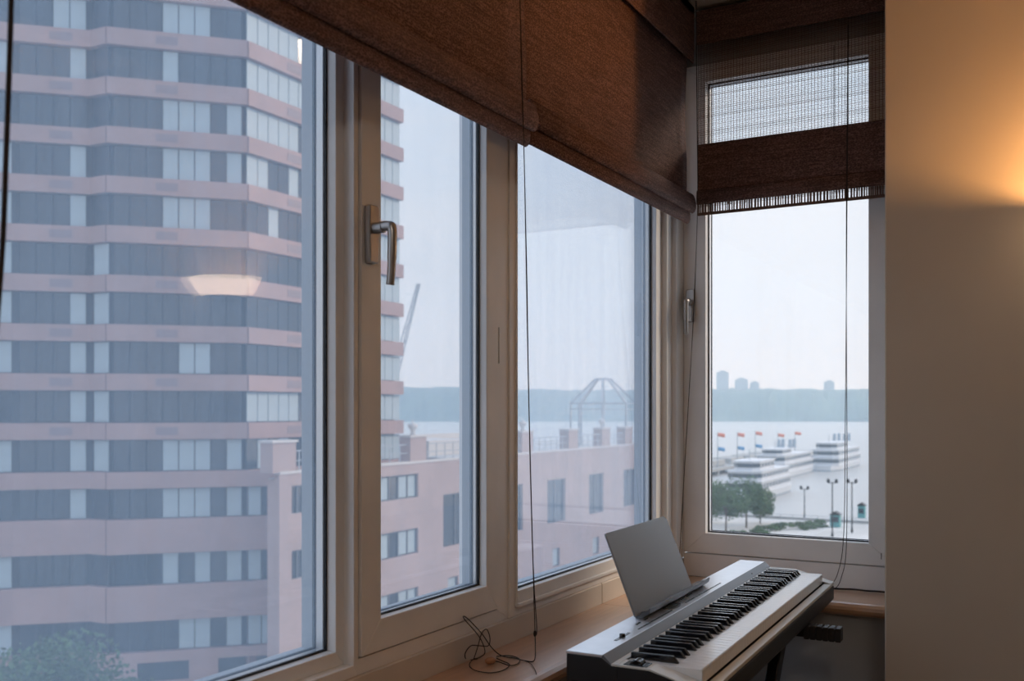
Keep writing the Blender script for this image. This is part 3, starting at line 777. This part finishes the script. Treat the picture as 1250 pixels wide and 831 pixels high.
# blinds at the podium front near the corner
# base storeys
m = MB()
for i in range(NF):
    facet_prism(m, i, GZ, zpx(830), .12, .6)
    for k in range(int(flen(i) / 3.2) + 1):
        (xa, ya_), (xb_, yb_) = PTS[i], PTS[i + 1]
m.build('base_wall', M['brick_far'], tw)
for i, s, wd in ((2, 1.6, 2.4), (4, 1.7, 2.9), (4, 6.3, 1.6)):
    loc, rz = on_facet(i, s + wd / 2, zpx(823), .10)
    ob = MB().box(-wd/2, wd/2, -.05, .03, -.55, .55).build('window_pane', M['pane'], tw); ob.location = loc; ob.rotation_euler = (0, 0, rz)
for i, segs in ((2, ((0, 1.6), (4.0, flen(2)))), (3, ((0, flen(3)),)), (4, ((0, 1.7), (4.6, 6.3))), (0, ((0, flen(0)),)), (1, ((0, flen(1)),)), (5, ((0, flen(5)),))):
    for a_, b_ in segs:
        loc, rz = on_facet(i, (a_ + b_) / 2, zpx(821), -.18)
        ob = MB().box(-(b_-a_)/2, (b_-a_)/2, -.3, .3, -.46, .46).build('base_pier', M['brick_far'], tw); ob.location = loc; ob.rotation_euler = (0, 0, rz)

# ---------------------------------------------------------------- low brick building with roof terrace
lb = empty('brick_building', (-38, 41.3, GZ)); tag(lb, 'low pale brick building with a railed roof terrace', 'building')
def LB(mb): return MB().add([(p[0] + 38, p[1] - 41.3, p[2] - GZ) for p in mb.v], mb.f)
ZR = -2.4; YE = 110.0
# windows: (y0, y1, z0, z1, bars)
WIN = [(42.3, 43.6, -4.7, -3.1, 2), (42.3, 43.6, -8.45, -6.8, 2), (48.6, 54.9, -4.7, -3.1, 6), (48.6, 54.9, -8.5, -6.8, 6), (48.6, 54.9, -12.4, -10.8, 6),
       (58.0, 61.6, -8.55, -4.8, 2), (66.2, 69.8, -8.55, -4.8, 2), (74.2, 77.7, -8.55, -4.8, 2), (82.7, 86.0, -8.55, -4.8, 2), (91.0, 94.4, -8.55, -4.8, 2), (99.5, 102.8, -8.55, -4.8, 2),
       (58.6, 60.0, -12.4, -10.8, 1), (66.8, 68.2, -12.4, -10.8, 1), (75.2, 76.6, -12.4, -10.8, 1), (83.5, 85.0, -12.4, -10.8, 1), (91.8, 93.2, -12.4, -10.8, 1)]
ys = sorted({41.3, YE} | {w_[0] for w_ in WIN} | {w_[1] for w_ in WIN}); zs = sorted({GZ, ZR} | {w_[2] for w_ in WIN} | {w_[3] for w_ in WIN})
m = MB()
for a_, b_ in zip(ys, ys[1:]):
    # merge vertical runs of solid wall
    z = GZ
    cuts = sorted([(w_[2], w_[3]) for w_ in WIN if w_[0] <= a_ + 1e-6 and w_[1] >= b_ - 1e-6])
    for c0, c1 in cuts:
        if c0 > z: m.box(-38.35, -38, a_, b_, z, c0)
        z = c1
    m.box(-38.35, -38, a_, b_, z, ZR)
LB(m).build('facade_wall', M['brick_low'], lb)
LB(MB().box(-38.9, -38.36, 41.3, 66, GZ, ZR - .3).box(-62, -38.36, 66, YE, GZ, ZR - .3)).build('building_body', M['brick_low'], lb)
LB(MB().box(-38.9, -38.36, 41.4, 66, ZR - .3, ZR - .25).box(-62, -38.36, 66, YE, ZR - .3, ZR - .25)).build('roof_deck', M['plaza'], lb)
for (y0, y1, z0, z1, nb) in WIN:
    p = LB(MB().box(-38.30, -38.24, y0, y1, z0, z1)).build('window', M['pane'], lb)
    for k in range(nb + 1):
        y = y0 + (y1 - y0) * k / nb
        LB(MB().box(-38.24, -38.16, y - .06, y + .06, z0, z1)).build('window_bar', M['mull'], p)
    LB(MB().box(-38.24, -38.14, y0, y1, z1 - .1, z1)).build('window_head', M['mull'], p)
    if nb == 6 or z0 < -10:
        for k in range(nb):
            if k % 5 != 3: LB(MB().box(-38.236, -38.20, y0 + (y1-y0)*k/nb + .1, y0 + (y1-y0)*(k+1)/nb - .1, z0 + .08, z1 - .12)).build('blind_or_glint', M['drape'], p)
LB(MB().box(-38.42, -37.94, 41.3, YE, ZR, ZR + .16)).build('coping', M['coping'], lb)
py = [41.7, 54.9, 63.0, 70.6, 79.3, 86.6, 92.3, 99.0, 106]
for y in py:
    p = LB(MB().box(-38.9, -37.98, y - .95, y + .95, ZR + .1, -.62)).build('parapet_pier', M['brick_low'], lb)
    LB(MB().box(-38.95, -37.9, y - 1.05, y + 1.05, -.62, -.48)).build('pier_cap', M['coping'], p)
for a_, b_ in zip(py, py[1:]):
    rl = LB(MB().box(-38.28, -38.22, a_ + .95, b_ - .95, -1.16, -1.09).box(-38.28, -38.22, a_ + .95, b_ - .95, -1.72, -1.66)).build('railing', M['rail'], lb)
    k = a_ + 1.5
    while k < b_ - .95:
        LB(MB().box(-38.27, -38.23, k - .035, k + .035, ZR + .16, -1.1)).build('baluster', M['rail'], rl); k += 1.1
# back parapet and roof house
LB(MB().box(-62, -61.6, 66, YE, ZR - .3, ZR + .9)).build('back_parapet', M['coping'], lb)
bx_ = LB(MB().box(-52, -46, 68, 76, ZR - .25, ZR + 1.0)).build('roof_planter', M['coping'], lb)

# gazebo frame on the terrace
gz = empty('gazebo', (-42.2, 95.4, ZR - .25)); tag(gz, 'open grey steel gazebo frame on the roof terrace', 'gazebo')
R = 3.45; h1, h2, h3 = 4.55, 3.95, 7.15
cs = [(R * math.cos(math.radians(22.5 + 45 * k)), R * math.sin(math.radians(22.5 + 45 * k))) for k in range(8)]
ct = [(x * .24, y * .24) for x, y in cs]
for k in range(8):
    k2 = (k + 1) % 8
    MB().beam((*cs[k], 0), (*cs[k], h1), .16).build('post', M['rail'], gz)
    MB().beam((*cs[k], h1), (*cs[k2], h1), .16).build('eave_beam', M['rail'], gz)
    MB().beam((*cs[k], h2), (*cs[k2], h2), .10).build('tie_beam', M['rail'], gz)
    MB().beam((*cs[k], h1), (*ct[k], h3), .20).build('rafter', M['rail'], gz)
    MB().beam((*ct[k], h3), (*ct[k2], h3), .16).build('top_ring', M['rail'], gz)

# people-high urns on piers
um = None
for y in (54.9, 70.6, 86.6):
    u_ = MB().lathe([(.0, 0), (.22, 0), (.12, .2), (.3, .5), (.34, .7), (.1, .75), (0, 1.1)], 10, (-38.45, y, -.48)).build('roof_finial', M['coping'], smooth=True)
    tag(u_, 'small urn shaped finial standing on a parapet pier of the terrace', 'finial', 'finials on the terrace piers')

# crane far off beside the tower
cd = 210.0
def cpt(u, v): 
    dd = ray(u, v); return Vector((0, 0, ZC)) + dd * cd
cr_ = empty('tower_crane', (*cpt(480, 500).xy, GZ)); tag(cr_, 'slim lattice crane with raised jib beyond the apartment tower', 'crane')
def LC(mb): return MB().add([(p[0] - cr_.location.x, p[1] - cr_.location.y, p[2] - GZ) for p in mb.v], mb.f)
base = cpt(481, 462); tip = cpt(511, 346)
mast = MB(); bx0 = Vector((base.x, base.y, GZ))
for dx, dy in ((-.7, -.7), (.7, -.7), (.7, .7), (-.7, .7)): mast.beam(bx0 + Vector((dx, dy, 0)), base + Vector((dx, dy, 0)), .25)
LC(mast).build('mast', M['rail'], cr_)
j = MB(); dv = (tip - base); sidev = Vector((CT, ST, 0)); upv = dv.normalized().cross(sidev).normalized()
rails = [sidev * .75, sidev * -.75, upv * 1.0]
for q in rails: j.beam(base + q, tip + q * .4, .2)
LC(j).build('jib', M['rail'], cr_)
l = MB()
for k in range(14):
    t0 = k / 14; t1 = (k + 1) / 14
    a0 = base + dv * t0; a1 = base + dv * t1
    l.beam(a0 + rails[k % 3] * (1 - .6 * t0), a1 + rails[(k + 1) % 3] * (1 - .6 * t1), .13)
LC(l).build('lattice', M['rail'], cr_)

# ---------------------------------------------------------------- pier, flags and boats
pr = empty('harbor_pier', (-116, 205, WZ)); tag(pr, 'long concrete pier running out into the river behind the boats', 'pier')
MB().box(-7, 7, 0, 330, 1.6, 2.6).build('pier_deck', M['concrete'], pr)
for k in range(28): MB().box(5.2, 6.4, 4 + k * 12, 5.2 + k * 12, -1, 1.6).build('pile', M['concrete'], pr)
for k in range(41): MB().box(6.6, 6.8, 1 + k * 8, 1.25 + k * 8, 2.6, 3.9).build('rail_post', M['rail'], pr)
MB().box(6.6, 6.8, 0, 330, 3.85, 4.0).build('pier_rail', M['rail'], pr)
for k in range(9): MB().box(-5, 3, 20 + k * 26, 38 + k * 26, 2.6, 5.0).build('pier_shed', M['concrete'], pr, bevel=.3, seg=1)
M['flag_o'] = pmat('orange_flag', (.75, .22, .12), .7); M['flag_b'] = pmat('blue_flag', (.10, .30, .55), .7)
for idx, (u, vt, wv) in enumerate(((876, 527, 1.0), (900, 527, .9), (922, 525.5, .8), (949.5, 528, .95), (970.5, 526, .8))):
    p = onx(u, 560, -111); t_ = onx(u, vt, -111)
    fp = empty('flagpole', (-111, p.y, WZ + 2.6)); tag(fp, 'tall pole on the pier flying an orange flag over a blue one' if idx < 4 else 'pole on the pier flying a single orange flag', 'flagpole', 'flagpoles along the pier')
    H = t_.z - (WZ + 2.6)
    MB().tube([(0, 0, 0), (0, 0, H)], [.22, .12], 8).build('pole', M['pole'], fp)
    for nm, mat, zz, hh in (('orange_flag', M['flag_o'], H - .3, 1.4), ('blue_flag', M['flag_b'], H - 5.6, 1.4)):
        if nm == 'blue_flag' and idx == 4: continue
        m = MB(); ns = 10
        for sd in (0, .06):
            for k in range(ns + 1):
                s = k / ns * 3.1; yy = sd + .35 * math.sin(s * 1.6 + idx); dz = -.12 * s
                m.v += [(.1 + s * .85, yy + s * .2, zz + dz), (.1 + s * .85, yy + s * .2, zz - hh + dz)]
        kk = 2 * (ns + 1)
        for k in range(ns):
            q = 2 * k; m.f += [(q, q + 1, q + 3, q + 2), (kk + q, kk + q + 2, kk + q + 3, kk + q + 1), (q, q + 2, kk + q + 2, kk + q), (q + 1, kk + q + 1, kk + q + 3, q + 3)]
        m.f += [(0, kk, kk + 1, 1), (kk - 2, kk - 1, 2 * kk - 1, 2 * kk - 2)]
        m.build(nm, mat, fp, smooth=True)

def boat(label, x, y, Lb, Wb, hts, funnels, rz=0.0):
    """bow toward -y; hts: list of (z0, z1, y0 frac, y1 frac, inset, window?)"""
    b_ = empty('sightseeing_boat', (x, y, WZ), rz); tag(b_, label, 'boat', 'boats moored along the pier')
    def hull_poly(f):
        h = Wb / 2 * f
        return [(-h * .55, 1.5 * (1 - f) + .8), (h * .55, 1.5 * (1 - f) + .8), (h, Lb * .16), (h, Lb * .9), (h * .9, Lb), (-h * .9, Lb), (-h, Lb * .9), (-h, Lb * .16)]
    m = MB(); lo = hull_poly(.86); hi = hull_poly(1.0); n_ = len(lo)
    m.add([(*p, -.6) for p in lo] + [(*p, 2.3) for p in hi], [tuple(range(n_))[::-1], tuple(range(n_, 2 * n_))] + [(i, (i+1) % n_, (i+1) % n_ + n_, i + n_) for i in range(n_)])
    m.build('hull', M['white'], b_)
    MB().prism([(p[0] * 1.005, p[1] * 1.0) for p in hull_poly(.93)], .1, .55, 'z').build('waterline_band', M['hullband'], b_)
    def deck_poly(ins, f0, f1, rake):
        h = Wb / 2 - ins
        return [(-h * .6, Lb * f0), (h * .6, Lb * f0), (h, Lb * f0 + rake), (h, Lb * f1), (-h, Lb * f1), (-h, Lb * f0 + rake)]
    for (z0, z1, f0, f1, ins, win) in hts:
        dk = MB().prism(deck_poly(ins, f0, f1, 2.2), z0, z1, 'z').build('deck_house', M['white'], b_)
        if win:
            MB().prism(deck_poly(ins - .06, f0 - .002, f1 - .01, 2.2), z0 + (z1 - z0) * .36, z0 + (z1 - z0) * .80, 'z').build('window_strip', M['boatwin'], dk)
            for k in range(int(Lb * (f1 - f0) / 3.2)):
                for sgn in (-1, 1):
                    yk = Lb * f0 + 3.4 + k * 3.2
                    if yk > Lb * f1 - 1: continue
                    MB().box(sgn * (Wb/2 - ins + .02) - .06, sgn * (Wb/2 - ins + .02) + .06, yk - .22, yk + .22, z0 + .3, z1 - .1).build('window_post', M['white'], dk)
        MB().prism(deck_poly(ins - .35, f0 - .012, f1 + .01, 2.2), z1 - .02, z1 + .22, 'z').build('deck_edge', M['white'], dk)
    zt2 = hts[-1][1]
    for fy in funnels:
        MB().tube([(Wb * .18, Lb * fy, zt2), (Wb * .18, Lb * fy + .6, zt2 + 3.0)], [.75, .6], 10).build('funnel', M['hullband'], b_)
        MB().tube([(-Wb * .18, Lb * fy, zt2), (-Wb * .18, Lb * fy + .6, zt2 + 3.0)], [.75, .6], 10).build('funnel', M['hullband'], b_)
    rl = MB()
    f0, f1 = hts[-1][2], hts[-1][3]
    MB().tube([(0, Lb * (f0 + .12), zt2), (0, Lb * (f0 + .12), zt2 + 3.2)], .12, 6).build('mast', M['pole'], b_)
    return b_
boat('white three deck tour yacht moored nearest the quay trees', -73.5, 254, 39, 11.0,
     [(2.3, 5.0, .06, .94, .5, True), (5.2, 7.6, .10, .92, .9, True), (7.8, 10.2, .16, .62, 2.0, True)], ())
boat('white ferry with paired dark funnels moored behind the tour yacht', -88, 338, 52, 11.5,
     [(2.3, 5.2, .05, .97, .5, True), (5.4, 8.0, .08, .92, .9, True), (8.2, 10.2, .12, .42, 2.2, True)], (.50, .62))
boat('long white ferry farthest out along the pier', -80, 392, 55, 11.5,
     [(2.3, 5.2, .05, .97, .5, True), (5.4, 8.2, .08, .95, .9, True), (8.4, 11.0, .10, .55, 1.8, True)], (.62, .80))

# ---------------------------------------------------------------- trees, shrubs, lamps on the bank
def foliage(n, rx, ry, rz, leaf, clumps=14, seed=1):
    rnd = random.Random(seed); m = MB(); cl_ = []
    for _ in range(clumps):
        q = rnd.uniform(0, 6.283); ph_ = math.acos(rnd.uniform(-.6, 1)); r = rnd.uniform(.45, .8)
        cl_.append((Vector((rx * r * math.sin(ph_) * math.cos(q), ry * r * math.sin(ph_) * math.sin(q), rz * r * math.cos(ph_))), rnd.uniform(.30, .48)))
    for _ in range(n):
        c, s = rnd.choice(cl_)
        v_ = Vector((rnd.gauss(0, 1), rnd.gauss(0, 1), rnd.gauss(0, 1))).normalized() * (rnd.random() ** .4)
        p = c + Vector((v_.x * rx * s, v_.y * ry * s, v_.z * rz * s))
        a = Vector((rnd.gauss(0, 1), rnd.gauss(0, 1), rnd.gauss(0, .6))).normalized(); b = a.orthogonal().normalized()
        k = leaf * rnd.uniform(.6, 1.2)
        m.add([p - a * k, p + b * k * .45, p + a * k, p - b * k * .45], [(0, 1, 2, 3)])
    return m
def tree(name, label, x, y, z, H, rx, rz, n, leaf, seed, group=None):
    t_ = empty(name, (x, y, z)); tag(t_, label, 'tree', group)
    f_ = foliage(n, rx, rx, rz, leaf, 18, seed).build('foliage', M['leaf'], t_); f_.location = (0, 0, H - rz)
    m = MB(); m.tube([(0, 0, 0), (.05, 0, H * .35), (0, .1, H - rz * 1.0)], [.035 * H * .55, .028 * H * .55, .012 * H], 8)
    for k in range(5):
        q = k * 1.3 + seed; m.tube([(0, 0, H * .35 + k * .3), (math.cos(q) * rx * .5, math.sin(q) * rx * .5, H - rz * (1.1 - .1 * k))], [.012 * H, .004 * H], 6)
    m.build('trunk', M['bark'], t_, smooth=True)
    return t_
p = cw(-19.2, 40.0)
tree('street_tree', 'leafy green street tree in front of the tower base', p[0], p[1], GZ, 14.2, 4.0, 3.6, 9000, .16, 4)
for k, (u, y, H, rx) in enumerate(((886, 176, 9.6, 4.3), (911, 186, 10.0, 4.5), (928, 194, 7.0, 3.0), (868, 190, 8.6, 3.8))):
    p = ony(u, 640, y)
    tree('bank_tree', ['round leafy tree on the bank in front of the tour yacht', 'full leafy tree on the bank touching the tour yacht', 'small tree on the bank beside the yacht hull', 'pale tree on the bank below the pier shed'][k], p.x, p.y, GZ, H, rx, H * .46, 3600, .30, 30 + k, 'trees on the river bank')
for k, (u, v) in enumerate(((940, 648), (958, 646), (972, 646), (986, 645), (998, 643), (905, 657), (925, 653))):
    p = onz(u, v, GZ)
    f_ = foliage(500, 2.6, 1.6, .9, .25, 8, 60 + k).build('shrub', M['leaf']); f_.location = (p.x, p.y, GZ + .55)
    tag(f_, 'low green shrub in the planting bed along the river bank', 'shrub', 'shrubs along the bank')
M['lampglass'] = pmat('lamp_globe', (.7, .7, .68), .4)
for k, (u, vb, vt) in enumerate(((982, 632, 596), (1016, 655, 588), (1040, 650, 588))):
    p = onz(u, vb, GZ); H = (vb - vt) / F * ((ZC - GZ) * F / (vb - VH))
    lp = empty('street_lamp', (p.x, p.y, GZ)); tag(lp, ['short lamp post on the quay edge beside the shrubs', 'tall double lamp post on the paving beside the green kiosk', 'tall lamp post on the paving past the green kiosk'][k], 'street lamp', 'lamp posts by the river')
    MB().tube([(0, 0, 0), (0, 0, .8), (0, 0, .85), (0, 0, H)], [.22, .2, .13, .10], 8).build('post', M['steel'], lp)
    MB().beam((-.7, 0, H - .2), (.7, 0, H - .2), .12).build('arm', M['steel'], lp)
    for sgn in (-1, 1): MB().lathe([(0, -.1), (.25, 0), (.33, .3), (.2, .65), (0, .75)], 10, (sgn * .7, 0, H - .15)).build('lantern', M['steel'], lp, smooth=True)
M['teal'] = pmat('teal_paint', (.10, .32, .33), .5)
for (u, v, hh, ww, lab) in ((1020, 643, 2.4, 1.8, 'small green kiosk between the two tall lamp posts'), (1052, 632, 2.6, 1.4, 'narrow green booth at the quay past the lamp posts')):
    p = onz(u, v, GZ); kk = empty('kiosk', (p.x, p.y, GZ)); tag(kk, lab, 'kiosk')
    MB().box(-ww/2, ww/2, -.8, .8, 0, hh).build('kiosk_body', M['teal'], kk, bevel=.05)
    MB().prism([(-ww/2 - .25, hh), (ww/2 + .25, hh), (0, hh + .7)], -1.05, 1.05, 'y').build('kiosk_roof', M['steel'], kk)
    MB().box(-ww/2 + .2, ww/2 - .2, -.84, -.8, 1.0, 2.0).build('kiosk_hatch', M['pane'], kk)
# quay railing
qr = empty('quay_railing', (-60, 203.5, GZ)); tag(qr, 'grey metal railing along the quay edge', 'railing')
MB().box(-40, 70, -.05, .05, 1.05, 1.15).build('top_rail', M['rail'], qr)
MB().box(-40, 70, -.04, .04, .55, .62).build('mid_rail', M['rail'], qr)
for k in range(45): MB().box(-40.06 + k * 2.5, -39.94 + k * 2.5, -.06, .06, 0, 1.1).build('rail_post', M['rail'], qr)

# ---------------------------------------------------------------- river haze
hz = bpy.data.materials.new('river_haze'); hz.use_nodes = True; t = hz.node_tree; t.nodes.clear()
o_ = t.nodes.new('ShaderNodeOutputMaterial'); vs = t.nodes.new('ShaderNodeVolumeScatter')
vs.inputs['Color'].default_value = (.60, .82, 1.0, 1); vs.inputs['Density'].default_value = .00042; vs.inputs['Anisotropy'].default_value = .3
t.links.new(vs.outputs[0], o_.inputs['Volume'])
o = MB().box(-2200, 1500, 125, 2600, WZ - 1, 320).build('haze', hz); tag(o, 'pale blue haze hanging over the river', 'haze', kind='stuff')
